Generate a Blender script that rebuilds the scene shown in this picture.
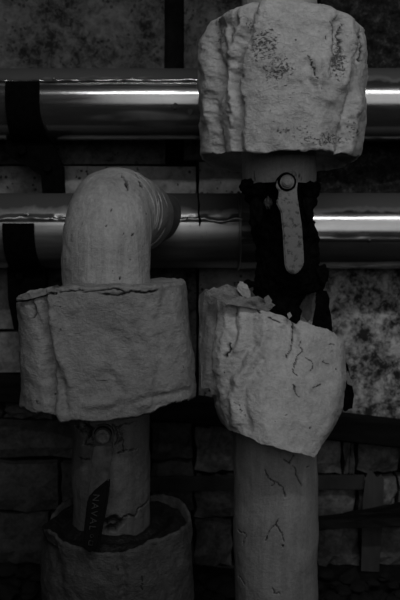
import bpy, bmesh, math, random
import numpy as np
from mathutils import Vector, Matrix

# ------------------------------------------------------------------ camera, world, light, exposure
for o in list(bpy.data.objects):
    bpy.data.objects.remove(o)
SC = bpy.context.scene
COL = SC.collection
F = 694.0                      # focal length in pixels of the 400 x 600 frame
H = 0.77                       # camera height above the floor
PITCH = -math.atan(42.0 / F)
CP, SP = math.cos(PITCH), math.sin(PITCH)

cam_d = bpy.data.cameras.new('camera')
cam = bpy.data.objects.new('camera', cam_d)
COL.objects.link(cam)
cam.location = (0, 0, H)
cam.rotation_euler = (math.pi / 2 + PITCH, 0, 0)
cam_d.sensor_fit = 'VERTICAL'
cam_d.sensor_height = 36
cam_d.sensor_width = 24
cam_d.lens = F / 600 * 36
cam_d.clip_start = 0.02
cam_d.dof.use_dof = True
cam_d.dof.focus_distance = 1.10
cam_d.dof.aperture_fstop = 6.3
SC.camera = cam

w = bpy.data.worlds.new('world')
SC.world = w
w.use_nodes = True
w.node_tree.nodes['Background'].inputs[0].default_value = (1, 1, 1, 1)
w.node_tree.nodes['Background'].inputs[1].default_value = 0.0045

def area(name, loc, target, power, sx, sy, spread=180):
    l = bpy.data.lights.new(name, 'AREA')
    l.shape = 'RECTANGLE'; l.size = sx; l.size_y = sy; l.energy = power
    l.spread = math.radians(spread)
    o = bpy.data.objects.new(name, l)
    COL.objects.link(o)
    o.location = loc
    o.rotation_euler = (Vector(target) - Vector(loc)).to_track_quat('-Z', 'Y').to_euler()
    return o
area('tube_lamp', (0.30, -0.15, H + 1.24), (0.16, 1.3, H + 0.42), 3.2, 1.7, 0.08, 92)
area('fill_light', (0.55, -1.1, H + 0.72), (0.12, 1.3, H + 0.36), 3.0, 2.3, 1.5, 90)  # added unseen frontal fill behind the camera, no known window there

vs = SC.view_settings
vs.view_transform = 'Standard'
vs.look = 'None'
vs.exposure = -0.12
vs.gamma = 1.0
vs.use_curve_mapping = False

# ------------------------------------------------------------------ geometry helpers
def at(px, py, Y):
    u, v = (px - 200) / F, (300 - py) / F
    dy, dz = CP - v * SP, SP + v * CP
    s = Y / dy
    return Vector((u * s, Y, H + dz * s))

def project(P):
    d = P - np.array([0, 0, H])
    depth = d[:, 1] * CP + d[:, 2] * SP
    up = -d[:, 1] * SP + d[:, 2] * CP
    return 200 + F * d[:, 0] / depth, 300 - F * up / depth

def _hash(ix, iy, iz, seed):
    n = (ix * 374761393 + iy * 668265263 + iz * 2147483647 + seed * 974711) & 0x7fffffff
    n = (n ^ (n >> 13)) * 1274126177 & 0x7fffffff
    n = (n ^ (n >> 16)) & 0xffff
    return n / 32767.5 - 1.0

def noise3(P, scale=1.0, seed=0):
    q = np.asarray(P, dtype=np.float64) * scale
    i = np.floor(q).astype(np.int64)
    f = q - i
    f = f * f * f * (f * (f * 6 - 15) + 10)
    out = 0
    for dx in (0, 1):
        wx = f[:, 0] if dx else 1 - f[:, 0]
        for dy in (0, 1):
            wy = f[:, 1] if dy else 1 - f[:, 1]
            for dz in (0, 1):
                wz = f[:, 2] if dz else 1 - f[:, 2]
                out = out + wx * wy * wz * _hash(i[:, 0] + dx, i[:, 1] + dy, i[:, 2] + dz, seed)
    return out

def fbm(P, scale, octaves=4, seed=0, gain=0.5):
    a, s, t = 1.0, scale, 0
    for k in range(octaves):
        t = t + a * noise3(P, s, seed + k * 17)
        a *= gain; s *= 2.03
    return t

def line_dist(px, py, pts):
    d = np.full(px.shape, 1e9)
    for (x0, y0), (x1, y1) in zip(pts[:-1], pts[1:]):
        vx, vy = x1 - x0, y1 - y0
        t = np.clip(((px - x0) * vx + (py - y0) * vy) / (vx * vx + vy * vy + 1e-9), 0, 1)
        d = np.minimum(d, np.hypot(px - x0 - t * vx, py - y0 - t * vy))
    return d

def mesh_obj(name, verts, faces, mat, parent=None, attrs=None, smooth=True):
    me = bpy.data.meshes.new(name)
    verts = np.asarray(verts, dtype=np.float32)
    if isinstance(faces, np.ndarray):
        k = faces.shape[1]
        me.vertices.add(len(verts)); me.vertices.foreach_set('co', verts.ravel())
        me.loops.add(faces.size); me.loops.foreach_set('vertex_index', faces.astype(np.int32).ravel())
        me.polygons.add(len(faces))
        me.polygons.foreach_set('loop_start', np.arange(0, faces.size, k, dtype=np.int32))
        me.update(calc_edges=True)
        me.validate()
    else:
        me.from_pydata([tuple(map(float, v)) for v in verts], [], faces)
    if smooth:
        me.polygons.foreach_set('use_smooth', np.ones(len(me.polygons), dtype=bool))
    if attrs:
        for an, av in attrs.items():
            a = me.attributes.new(an, 'FLOAT', 'POINT')
            a.data.foreach_set('value', np.asarray(av, dtype=np.float32))
    me.materials.append(mat)
    o = bpy.data.objects.new(name, me)
    COL.objects.link(o)
    if parent: o.parent = parent
    return o

def bm_obj(name, bm, mat, parent=None, smooth=False):
    me = bpy.data.meshes.new(name)
    bmesh.ops.recalc_face_normals(bm, faces=bm.faces)
    bm.to_mesh(me); bm.free()
    if smooth:
        for p in me.polygons: p.use_smooth = True
    me.materials.append(mat)
    o = bpy.data.objects.new(name, me)
    COL.objects.link(o)
    if parent: o.parent = parent
    return o

def tag(o, label=None, cat=None, group=None, kind=None):
    if label: o['label'] = label
    if cat: o['category'] = cat
    if group: o['group'] = group
    if kind: o['kind'] = kind
    return o

def empty(name):
    o = bpy.data.objects.new(name, None)
    o.empty_display_size = 0.05
    COL.objects.link(o)
    return o

def grid_faces(nu, nv, closed=True):
    """rows nv, columns nu; vertex index = row*nu + col"""
    r = np.arange(nv - 1)[:, None]
    c = np.arange(nu if closed else nu - 1)[None, :]
    c2 = (c + 1) % nu
    f = np.stack([r * nu + c, r * nu + c2, (r + 1) * nu + c2, (r + 1) * nu + c], axis=-1)
    return f.reshape(-1, 4)

# ------------------------------------------------------------------ materials
def nt(name):
    m = bpy.data.materials.new(name)
    m.use_nodes = True
    t = m.node_tree
    return m, t, t.nodes['Principled BSDF']

def N(t, typ, **kw):
    n = t.nodes.new(typ)
    for k, v in kw.items():
        if k in ('operation', 'blend_type', 'data_type', 'attribute_name', 'feature', 'noise_dimensions'):
            setattr(n, k, v)
        else:
            n.inputs[k].default_value = v
    return n

def ramp(t, src, stops):
    r = t.nodes.new('ShaderNodeValToRGB')
    el = r.color_ramp.elements
    while len(el) < len(stops): el.new(0.5)
    for e, (p, v) in zip(el, stops):
        e.position = p; e.color = (v, v, v, 1)
    t.links.new(src, r.inputs[0])
    return r.outputs[0]

def coords(t, scale=(1, 1, 1)):
    tc = t.nodes.new('ShaderNodeTexCoord')
    mp = t.nodes.new('ShaderNodeMapping')
    mp.inputs['Scale'].default_value = scale
    t.links.new(tc.outputs['Object'], mp.inputs[0])
    return mp.outputs[0]

def mixc(t, fac, a, b):
    m = t.nodes.new('ShaderNodeMix')
    m.data_type = 'RGBA'
    for s, v in ((0, fac), (6, a), (7, b)):
        if hasattr(v, 'links'): t.links.new(v, m.inputs[s])
        elif s == 0: m.inputs[0].default_value = v
        else: m.inputs[s].default_value = (v, v, v, 1)
    return m.outputs[2]

def mth(t, op, a, b=None, clamp=False):
    m = t.nodes.new('ShaderNodeMath'); m.operation = op; m.use_clamp = clamp
    for s, v in ((0, a), (1, b)):
        if v is None: continue
        if hasattr(v, 'links'): t.links.new(v, m.inputs[s])
        else: m.inputs[s].default_value = v
    return m.outputs[0]

def noise(t, vec, scale, detail=4, rough=0.55, dist=0.0):
    n = t.nodes.new('ShaderNodeTexNoise')
    t.links.new(vec, n.inputs['Vector'])
    n.inputs['Scale'].default_value = scale
    n.inputs['Detail'].default_value = detail
    n.inputs['Roughness'].default_value = rough
    n.inputs['Distortion'].default_value = dist
    return n.outputs['Fac']

def bump(t, b, h, strength, dist):
    n = t.nodes.new('ShaderNodeBump')
    n.inputs['Strength'].default_value = strength
    n.inputs['Distance'].default_value = dist
    t.links.new(h, n.inputs['Height'])
    t.links.new(n.outputs[0], b.inputs['Normal'])

def canvas_mat(name, lo, hi, streak=False, rough=0.5, bs=0.55):
    """painted canvas / plastered lagging: mottled paint, fine relief, dark crackle where the mesh carries it"""
    m, t, b = nt(name)
    co = coords(t)
    big = noise(t, co, 14, 5, 0.6)
    stv = coords(t, (1, 1, 0.12) if streak else (1, 1, 1))
    med = noise(t, stv, 60 if streak else 45, 6, 0.65, 0.3)
    fine = noise(t, co, 210, 5, 0.75)
    wrk = noise(t, coords(t, (1, 1, 2.0)), 70, 5, 0.65, 1.4)
    mixn = mth(t, 'ADD', mth(t, 'MULTIPLY', big, 0.45), mth(t, 'MULTIPLY', med, 0.55))
    base = ramp(t, mth(t, 'ADD', mth(t, 'MULTIPLY', mixn, 0.65), mth(t, 'MULTIPLY', fine, 0.35)), [(0.38, lo * 0.82), (0.60, hi)])
    # flecks of dark where paint has popped off
    vo = t.nodes.new('ShaderNodeTexVoronoi'); vo.inputs['Scale'].default_value = 55
    t.links.new(co, vo.inputs['Vector'])
    fl = mth(t, 'LESS_THAN', vo.outputs['Distance'], 0.10)
    gate = mth(t, 'GREATER_THAN', noise(t, co, 21, 3), 0.60)
    fleck = mth(t, 'MULTIPLY', fl, gate)
    # crackle patches
    at_ = t.nodes.new('ShaderNodeAttribute'); at_.attribute_name = 'crackle'
    cn = noise(t, coords(t, (1, 1, 1.5)), 170, 5, 0.7, 0.6)
    ck = mth(t, 'MULTIPLY', mth(t, 'SUBTRACT', cn, mth(t, 'SUBTRACT', 0.80, mth(t, 'MULTIPLY', at_.outputs['Fac'], 0.36))), 12, True)
    wr = t.nodes.new('ShaderNodeAttribute'); wr.attribute_name = 'wear'
    dark = mth(t, 'MAXIMUM', mth(t, 'MAXIMUM', mth(t, 'MULTIPLY', ck, 0.8), mth(t, 'MULTIPLY', fleck, 0.75)), wr.outputs['Fac'], True)
    t.links.new(mixc(t, dark, base, 0.008), b.inputs['Base Color'])
    b.inputs['Roughness'].default_value = rough
    b.inputs['Specular IOR Level'].default_value = 0.3
    hgt = mth(t, 'SUBTRACT', mth(t, 'ADD', mth(t, 'ADD', mth(t, 'MULTIPLY', med, 1.0), mth(t, 'MULTIPLY', wrk, 0.42)), mth(t, 'MULTIPLY', fine, 0.2)), mth(t, 'MULTIPLY', dark, 0.5))
    bump(t, b, hgt, min(1.0, bs * 1.4), 0.0062)
    return m

def plain_mat(name, lo, hi, scale=40, rough=0.7, metal=0.0, bs=0.4, bd=0.003, vec=(1, 1, 1), stops=(0.35, 0.65), spec=0.3, dist=0.0, detail=6):
    m, t, b = nt(name)
    co = coords(t, vec)
    n = noise(t, co, scale, detail, 0.65, dist)
    t.links.new(ramp(t, n, [(stops[0], lo), (stops[1], hi)]), b.inputs['Base Color'])
    b.inputs['Roughness'].default_value = rough
    b.inputs['Metallic'].default_value = metal
    b.inputs['Specular IOR Level'].default_value = spec
    if bs: bump(t, b, n, bs, bd)
    return m

def wall_mat(name, lo, mid, hi, s1=9, s2=55, bs=0.6, bd=0.004, speck=0.0, stops=(0.38, 0.5, 0.62)):
    m, t, b = nt(name)
    co = coords(t)
    n1 = noise(t, co, s1, 7, 0.65, 0.4)
    n2 = noise(t, co, s2, 6, 0.7, 0.5)
    mx = mth(t, 'ADD', mth(t, 'MULTIPLY', n1, 0.55), mth(t, 'MULTIPLY', n2, 0.45))
    c = ramp(t, mx, [(stops[0], lo), (stops[1], mid), (stops[2], hi)])
    if speck:
        vo = t.nodes.new('ShaderNodeTexVoronoi'); vo.inputs['Scale'].default_value = 75
        t.links.new(co, vo.inputs['Vector'])
        f = mth(t, 'MULTIPLY', mth(t, 'LESS_THAN', vo.outputs['Distance'], 0.30), mth(t, 'GREATER_THAN', noise(t, co, 17, 4), 0.55))
        c = mixc(t, mth(t, 'MULTIPLY', f, speck), c, 0.008)
    t.links.new(c, b.inputs['Base Color'])
    b.inputs['Roughness'].default_value = 0.9
    b.inputs['Specular IOR Level'].default_value = 0.15
    bump(t, b, mx, bs, bd)
    return m

def clad_mat(name, base, rough, dust, metal=0.9):
    """sheet-metal cladding, brushed lengthwise, with dust lying on the upward faces and a few scratches"""
    m, t, b = nt(name)
    co = coords(t)
    st = noise(t, coords(t, (2.2, 30, 30)), 3, 5, 0.6)
    sc = noise(t, coords(t, (38, 3, 3)), 3.2, 6, 0.75, 0.4)
    big = noise(t, co, 13, 5, 0.6, 0.4)
    metal_c = ramp(t, mth(t, 'ADD', mth(t, 'MULTIPLY', st, 0.6), mth(t, 'MULTIPLY', big, 0.4)), [(0.35, base * 0.72), (0.65, base)])
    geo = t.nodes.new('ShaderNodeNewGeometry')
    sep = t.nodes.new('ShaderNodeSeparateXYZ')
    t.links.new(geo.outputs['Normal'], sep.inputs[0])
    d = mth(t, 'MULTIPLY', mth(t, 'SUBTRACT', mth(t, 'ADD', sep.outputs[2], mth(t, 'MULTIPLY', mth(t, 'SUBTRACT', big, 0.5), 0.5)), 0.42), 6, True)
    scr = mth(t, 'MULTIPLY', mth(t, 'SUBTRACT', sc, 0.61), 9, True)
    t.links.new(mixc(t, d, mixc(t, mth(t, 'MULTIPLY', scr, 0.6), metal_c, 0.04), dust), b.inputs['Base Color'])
    t.links.new(mth(t, 'SUBTRACT', metal, mth(t, 'MULTIPLY', d, metal), True), b.inputs['Metallic'])
    rg = mth(t, 'ADD', mth(t, 'ADD', rough, mth(t, 'MULTIPLY', d, 0.5)), mth(t, 'MULTIPLY', mth(t, 'SUBTRACT', st, 0.5), 0.25), True)
    t.links.new(rg, b.inputs['Roughness'])
    bump(t, b, mth(t, 'ADD', mth(t, 'MULTIPLY', st, 0.3), big), 0.10, 0.002)
    return m

M = {}
M['jacket'] = canvas_mat('painted_canvas', 0.34, 0.49)
M['jacket_pale'] = canvas_mat('pale_painted_canvas', 0.44, 0.62)
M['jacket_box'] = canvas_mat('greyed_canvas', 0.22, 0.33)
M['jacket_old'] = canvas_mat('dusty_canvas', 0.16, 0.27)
M['jacket_low'] = canvas_mat('shade_toned_canvas', 0.06, 0.11)  # base colour lowered to hold the shade on the bottom-left jacket
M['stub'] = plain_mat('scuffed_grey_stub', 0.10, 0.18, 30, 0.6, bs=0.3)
M['pipe_shaded'] = canvas_mat('shaded_pipe_lagging', 0.09, 0.16, streak=True, bs=0.35)  # darker copy of the pipe lagging: shade below the box jacket as colour
M['jacket_top_shade'] = canvas_mat('shaded_top_canvas', 0.003, 0.018)  # shade on top of the bottom jacket, painted in as near-black
M['elbow'] = canvas_mat('brushed_lagging', 0.28, 0.44, streak=True, bs=0.45)
M['pipe'] = canvas_mat('pipe_lagging', 0.26, 0.38, streak=True, bs=0.35)
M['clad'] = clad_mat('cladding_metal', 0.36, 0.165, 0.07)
M['clad_dull'] = clad_mat('cladding_metal_dull', 0.42, 0.40, 0.06)
M['char'] = plain_mat('blackened_insulation', 0.001, 0.005, 90, 0.95, bs=0.9, bd=0.006, spec=0.05)
M['lever'] = plain_mat('worn_lever_paint', 0.04, 0.17, 110, 0.55, bs=0.5, bd=0.002, stops=(0.36, 0.5))
M['lever_dark'] = plain_mat('stained_lever_paint', 0.015, 0.06, 60, 0.55, bs=0.4, bd=0.002)
M['nut'] = plain_mat('worn_nut_paint', 0.07, 0.19, 120, 0.45, bs=0.3, bd=0.001)
M['rubber'] = plain_mat('black_rubber', 0.002, 0.004, 80, 0.7, bs=0.2, bd=0.001, spec=0.1)
M['letter'] = plain_mat('rubbed_letter_rubber', 0.012, 0.04, 150, 0.5, bs=0.2, bd=0.001)
M['strap'] = plain_mat('black_strap', 0.001, 0.003, 70, 0.9, bs=0.4, bd=0.002, spec=0.05)
M['beam'] = plain_mat('sooty_timber', 0.004, 0.012, 30, 0.9, bs=0.5, vec=(0.15, 1, 1), spec=0.08)
M['bar'] = plain_mat('dull_steel_bar', 0.03, 0.05, 22, 0.7, bs=0.2, spec=0.2)
M['plate'] = plain_mat('grey_plank', 0.05, 0.085, 26, 0.8, bs=0.4, vec=(1, 1, 0.2), spec=0.15)
M['board'] = plain_mat('dark_board', 0.006, 0.024, 26, 0.85, bs=0.6, vec=(0.12, 1, 1), spec=0.1)
M['backing'] = plain_mat('dark_mortar', 0.004, 0.010, 30, 0.95, bs=0.6, spec=0.05)
M['plaster_dark'] = wall_mat('sooty_plaster', 0.014, 0.080, 0.145, 9, 60, speck=0.6, stops=(0.40, 0.50, 0.62))
M['plaster_pale'] = wall_mat('spotted_plaster', 0.11, 0.25, 0.36, 9, 50, speck=0.85)
M['concrete'] = wall_mat('rough_concrete', 0.006, 0.022, 0.10, 30, 110, bs=1.0, bd=0.010, stops=(0.40, 0.52, 0.66))
M['mottled'] = wall_mat('flaking_limewash', 0.03, 0.26, 0.58, 22, 75, bs=0.9, bd=0.005, stops=(0.43, 0.51, 0.60))
M['block'] = wall_mat('stone_block', 0.06, 0.13, 0.24, 16, 80, bs=0.8, bd=0.006)
M['block_pale'] = wall_mat('pale_stone_block', 0.12, 0.24, 0.36, 16, 80, bs=0.8, bd=0.006)
M['block_dark'] = wall_mat('dark_stone_block', 0.035, 0.07, 0.11, 16, 80, bs=0.8, bd=0.006)
M['floor'] = wall_mat('dirt_floor', 0.006, 0.014, 0.024, 16, 80, bs=1.0, bd=0.01)
M['rubble'] = wall_mat('rubble', 0.012, 0.026, 0.05, 25, 90, bs=0.8, bd=0.006)

# ------------------------------------------------------------------ the setting: wall and floor
YW = 1.70
wall = mesh_obj('wall_back',
    [(x, y, z) for y in (YW + 0.045, YW + 0.2) for z in (-0.05, 2.3) for x in (-1.9, 1.9)],
    [(0, 1, 3, 2), (4, 6, 7, 5), (0, 2, 6, 4), (1, 5, 7, 3), (2, 3, 7, 6), (0, 4, 5, 1)], M['backing'], smooth=False)
tag(wall, 'sooty basement wall of plaster panels and stone blocks behind the pipes', 'wall', kind='structure')

def block(name, x0, y0, x1, y1, mat, proud=0.0, nx=6, nz=4, rough=0.004, seed=0, back=YW + 0.05, edge=0.005):
    """one wall piece given by its front outline at the wall plane"""
    p0, p1 = at(x0, y1, YW), at(x1, y0, YW)
    rnd = np.random.RandomState(seed + int(abs(x0) * 7 + abs(y0) * 13) % 9999)
    xs, zs = np.linspace(p0.x, p1.x, nx + 1), np.linspace(p0.z, p1.z, nz + 1)
    V = []
    for j, z in enumerate(zs):
        for i, x in enumerate(xs):
            e = min(i, nx - i, j, nz - j) == 0
            V.append((x + rnd.uniform(-1, 1) * rough * 0.8, YW - proud + rnd.uniform(-1, 1) * rough + (edge if e else 0),
                      z + rnd.uniform(-1, 1) * rough * 0.8))
    n = nx + 1
    Fc = [(j * n + i, j * n + i + 1, (j + 1) * n + i + 1, (j + 1) * n + i) for j in range(nz) for i in range(nx)]
    border = [i for i in range(n)] + [j * n + nx for j in range(1, nz + 1)] + [nz * n + i for i in range(nx - 1, -1, -1)] + [j * n for j in range(nz - 1, 0, -1)]
    k0 = len(V)
    for b_ in border:
        V.append((V[b_][0], back, V[b_][2]))
    for i in range(len(border)):
        j = (i + 1) % len(border)
        Fc.append((border[j], border[i], k0 + i, k0 + j))
    o = mesh_obj(name, V, Fc, mat, wall, smooth=False)
    return o

# upper zone: plaster panels beside a dark slot, rough concrete at right
block('plaster_panel', -420, -420, 163, 164, M['plaster_dark'], nx=30, nz=30, rough=0.0012)
block('plaster_panel', 184, -420, 317, 160, M['plaster_dark'], nx=12, nz=30, rough=0.0012, proud=0.004)
def rough_panel(x0, y0, x1, y1, mat, amp, scale, nx, nz, seed):
    p0, p1 = at(x0, y1, YW), at(x1, y0, YW)
    X, Z = np.meshgrid(np.linspace(p0.x, p1.x, nx), np.linspace(p0.z, p1.z, nz))
    P = np.stack([X.ravel(), np.full(X.size, YW), Z.ravel()], 1)
    P[:, 1] -= amp * fbm(P, scale, 4, seed, 0.6)
    fr = grid_faces(nx, nz, closed=False)
    idx = np.arange(nx * nz).reshape(nz, nx)
    border = np.concatenate([idx[0, :], idx[1:, -1], idx[-1, -2::-1], idx[-2:0:-1, 0]])
    B = P[border].copy(); B[:, 1] = YW + 0.05
    k0 = len(P)
    m = len(border); a = np.arange(m); b_ = (a + 1) % m
    sk = np.stack([border[b_], border[a], k0 + a, k0 + b_], 1)
    return mesh_obj('plaster_panel', np.vstack([P, B]), np.vstack([fr, sk]), mat, wall)
rough_panel(319, -420, 820, 194, M['concrete'], 0.009, 75, 220, 260, 3)
rough_panel(319, 196, 820, 424, M['mottled'], 0.0035, 40, 160, 100, 8)
block('plaster_panel', -420, 166, 196, 262, M['plaster_pale'], nx=20, nz=6, rough=0.0015)
block('plaster_panel', 199, 162, 317, 262, M['plaster_pale'], nx=10, nz=6, rough=0.0015, proud=0.003)
block('plaster_panel', 199, 264, 317, 424, M['plaster_pale'], nx=10, nz=8, rough=0.002)
block('plaster_panel', 32, 264, 196, 372, M['plaster_dark'], nx=10, nz=8, rough=0.002)
for (x0, y0, x1, y1) in ((-60, 266, 30, 330), (-60, 333, 30, 372), (-160, 266, -63, 330), (-190, 333, -63, 372), (-420, 266, -163, 372)):
    block('stone_block', x0, y0, x1, y1, M['block_pale'], rough=0.003, seed=2)
# stone courses low down
rnd = random.Random(5)
def course(y0, y1, joints, mats, seed):
    for i, (a, b_) in enumerate(zip(joints[:-1], joints[1:])):
        block('stone_block', a + 1.5, y0 + rnd.uniform(0, 2), b_ - 1.5, y1 - rnd.uniform(0, 2), mats[i % len(mats)],
              proud=rnd.uniform(-0.012, 0.010), rough=0.006, seed=seed + i, edge=0.009)
B_, D_ = M['block'], M['block_dark']
course(375, 401, [-420, -330, -240, -160, -80, -4, 60, 130, 196], [D_], 11)
course(403, 420, [-420, -300, -180, -90, 3, 52, 110, 194], [D_, B_, D_, D_, B_], 15)
course(421, 461, [-420, -330, -240, -150, -70, 76, 150, 194], [D_, D_, B_, B_, D_], 21)
course(463, 512, [-420, -310, -230, -130, -40, 60, 150, 194], [D_], 31)
course(514, 566, [-420, -330, -230, -120, -20, 50, 130, 194], [D_], 41)
course(428, 475, [194, 236, 290, 344, 358, 402, 480, 560, 650, 730, 820], [B_], 51)
course(478, 520, [194, 238, 300, 356, 398, 470, 550, 620, 700, 820], [B_], 61)
course(522, 566, [194, 234, 316, 360, 420, 500, 590, 680, 820], [B_], 71)
course(568, 590, [-420, -300, -180, -60, 40, 120, 194, 250, 330, 420, 520, 640, 820], [D_], 81)

# floor of trodden dirt
nx, ny = 150, 90
X, Y = np.meshgrid(np.linspace(-1.9, 1.9, nx), np.linspace(-1.6, YW + 0.07, ny))
P = np.stack([X.ravel(), Y.ravel(), np.zeros(X.size)], 1)
P[:, 2] = 0.012 * fbm(P, 9, 4, 2) - 0.008
fl = mesh_obj('floor', P, grid_faces(nx, ny, False), M['floor'])
tag(fl, 'dark uneven dirt floor strewn with rubble below the wall', 'floor', kind='structure')

# ------------------------------------------------------------------ long things in front of the wall
def bar_between(name, a, b_, hgt, dep, mat, parent=None, seg=24, wob=0.003, seed=1):
    """rectangular bar from point a to b_ (centre line), slightly uneven"""
    a, b_ = Vector(a), Vector(b_)
    V = []
    pr = [(-0.5, -0.42), (-0.42, -0.5), (0.42, -0.5), (0.5, -0.42), (0.5, 0.42), (0.42, 0.5), (-0.42, 0.5), (-0.5, 0.42)]
    r_ = np.random.RandomState(seed)
    for i in range(seg + 1):
        c = a.lerp(b_, i / seg)
        for (p, q) in pr:
            V.append((c.x, c.y + p * dep + r_.uniform(-1, 1) * wob, c.z + q * hgt + r_.uniform(-1, 1) * wob))
    n = len(pr)
    Fc = [(i * n + j, i * n + (j + 1) % n, (i + 1) * n + (j + 1) % n, (i + 1) * n + j) for i in range(seg) for j in range(n)]
    Fc += [tuple(range(n))[::-1], tuple(seg * n + j for j in range(n))]
    return mesh_obj(name, V, Fc, mat, parent, smooth=False)

o = bar_between('timber_beam', at(-260, 357, YW - 0.055), at(640, 461, YW - 0.055), 0.060, 0.07, M['beam'], wob=0.002)
tag(o, 'thick black sooty beam sagging across the wall behind both jackets', 'beam')
o = bar_between('steel_strip', at(120, 484, YW - 0.022), at(364, 482, YW - 0.022), 0.036, 0.008, M['bar'], wob=0.0006)
tag(o, 'thin flat grey strip fixed level across the stone blocks', 'strip')
o = bar_between('wooden_board', at(300, 527, YW - 0.055), at(560, 480, YW - 0.055), 0.020, 0.03, M['board'], wob=0.003, seed=3)
tag(o, 'upper dark splintered board leaning across the grey plank at right', 'board')
o = bar_between('wooden_board', at(270, 524, YW - 0.09), at(560, 515, YW - 0.09), 0.020, 0.035, M['board'], wob=0.003, seed=4)
tag(o, 'lower dark board lying level across the grey plank at right', 'board')
# upright plank with a broken top
pts = [(361, 571), (379, 572), (383, 520), (384, 480), (381, 474), (377, 478), (373, 472), (368, 470), (365, 482), (363, 500)]
bm = bmesh.new()
vf = [bm.verts.new(at(x, y, YW - 0.038)) for x, y in pts]
vb = [bm.verts.new(at(x, y, YW - 0.022)) for x, y in pts]
bm.faces.new(vf); bm.faces.new(vb[::-1])
for i in range(len(pts)):
    j = (i + 1) % len(pts)
    bm.faces.new((vf[j], vf[i], vb[i], vb[j]))
o = bm_obj('upright_plank', bm, M['plate'])
tag(o, 'upright grey plank with broken top standing against the stones at right', 'plank')

# ------------------------------------------------------------------ clad horizontal pipes
def cladding(parent, xa, xb, Yc, zc, r, seam_deg, mat, lip=0.006, wav=0.0015, seed=0, n=240, tilt=0.0):
    """one rolled sheet: wraps the full turn and laps over itself with a raised lip at seam_deg (0 = towards camera, 90 = up)"""
    prof = []
    s = math.radians(seam_deg)
    prof.append((s - 0.02, r - 0.0005))
    prof.append((s - 0.004, r + 0.0004))
    prof.append((s + 0.004, r + lip * 0.75))
    prof.append((s + 0.030, r + lip * 1.1))
    prof.append((s + 0.062, r + lip * 0.9))
    prof.append((s + 0.095, r + lip * 0.42))
    k = 72
    for i in range(k):
        a = s + 0.13 + (2 * math.pi - 0.13 - 0.04) * i / (k - 1)
        prof.append((a, r + lip * 0.3 * (1 - i / (k - 1))))
    npf = len(prof)
    xs = np.linspace(xa, xb, n)
    A = np.array([p[0] for p in prof]); R = np.array([p[1] for p in prof])
    XX = np.repeat(xs, npf); AA = np.tile(A, n); RR = np.tile(R, n)
    isl = np.tile(np.array([1.0 if 1 < i < 6 else 0.0 for i in range(npf)]), n)
    q = np.stack([XX, np.full(XX.size, seed * 3.1), np.zeros(XX.size)], 1)
    wv = fbm(q, 22, 3, seed)
    RR = RR + isl * wav * 1.0 * fbm(q, 40, 2, seed + 5) + 0.00022 * fbm(np.stack([XX * 5, np.cos(AA) * 2, np.sin(AA) * 2], 1), 1.3, 3, seed)
    AA = AA + isl * wv * 0.030 * (wav / 0.0015)
    P = np.stack([XX, Yc - RR * np.cos(AA), zc + RR * np.sin(AA) + tilt * XX], 1)
    return mesh_obj('cladding_sheet', P, grid_faces(npf, n), mat, parent)

def ring_band(name, parent, x, Yc, zc, r, width, thick, mat):
    V, k = [], 64
    for (dx, rr) in ((-0.5, 0), (-0.5, 1), (0, 1.35), (0.5, 1), (0.5, 0)):
        for i in range(k):
            a = 2 * math.pi * i / k
            V.append((x + dx * width, Yc - (r + rr * thick) * math.cos(a), zc + (r + rr * thick) * math.sin(a)))
    return mesh_obj(name, V, grid_faces(k, 5), mat, parent)

def screw(parent, x, Yc, zc, r, deg, mat, s=0.0035):
    bm = bmesh.new()
    bmesh.ops.create_icosphere(bm, subdivisions=1, radius=s)
    a = math.radians(deg)
    bmesh.ops.translate(bm, verts=bm.verts, vec=(x, Yc - r * math.cos(a), zc + r * math.sin(a)))
    return bm_obj('screw', bm, mat, parent, smooth=True)

YP = 1.58
def zpx(py, Y=YP): return at(200, py, Y).z
def xpx(px, Y=YP): return at(px, 300, Y).x
pu = empty('horizontal_pipe')
tag(pu, 'upper horizontal pipe clad in shiny sheet metal with dusty top', 'pipe', 'metal clad pipes along the wall')
zu, ru = zpx(105), 0.0765
pu.location = (0, YP, zu)
def par(o, p):
    o.parent = p
    o.matrix_parent_inverse = Matrix.Translation(p.location).inverted()
    return o
def clad(p, *a, **k):
    return par(cladding(None, *a, **k), p)
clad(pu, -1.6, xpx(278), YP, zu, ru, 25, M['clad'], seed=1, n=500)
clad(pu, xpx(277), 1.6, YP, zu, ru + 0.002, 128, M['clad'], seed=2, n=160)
par(ring_band('joint_band', None, xpx(277), YP, zu, ru + 0.001, 0.02, 0.004, M['clad']), pu)
for px in (-60, 56, 133, 205):
    par(screw(None, xpx(px, 1.5), YP, zu, ru + 0.006, 29, M['clad_dull']), pu)
for k, (px, py) in enumerate(((175, 106), (190, 112))):
    fl_ = bmesh.new()
    q_ = [fl_.verts.new(at(px + dx, py + dy, 1.5025 + 0.002 * (dx > 0))) for dx, dy in ((-2.5, -1), (0, -3.5), (3, -2), (2, 2), (-1, 3))]
    fl_.faces.new(q_)
    r_ = bmesh.ops.extrude_face_region(fl_, geom=fl_.faces[:])
    bmesh.ops.translate(fl_, verts=[g for g in r_['geom'] if isinstance(g, bmesh.types.BMVert)], vec=(0, 0.002, 0))
    par(bm_obj('paint_flake', fl_, M['bar']), pu)
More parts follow.
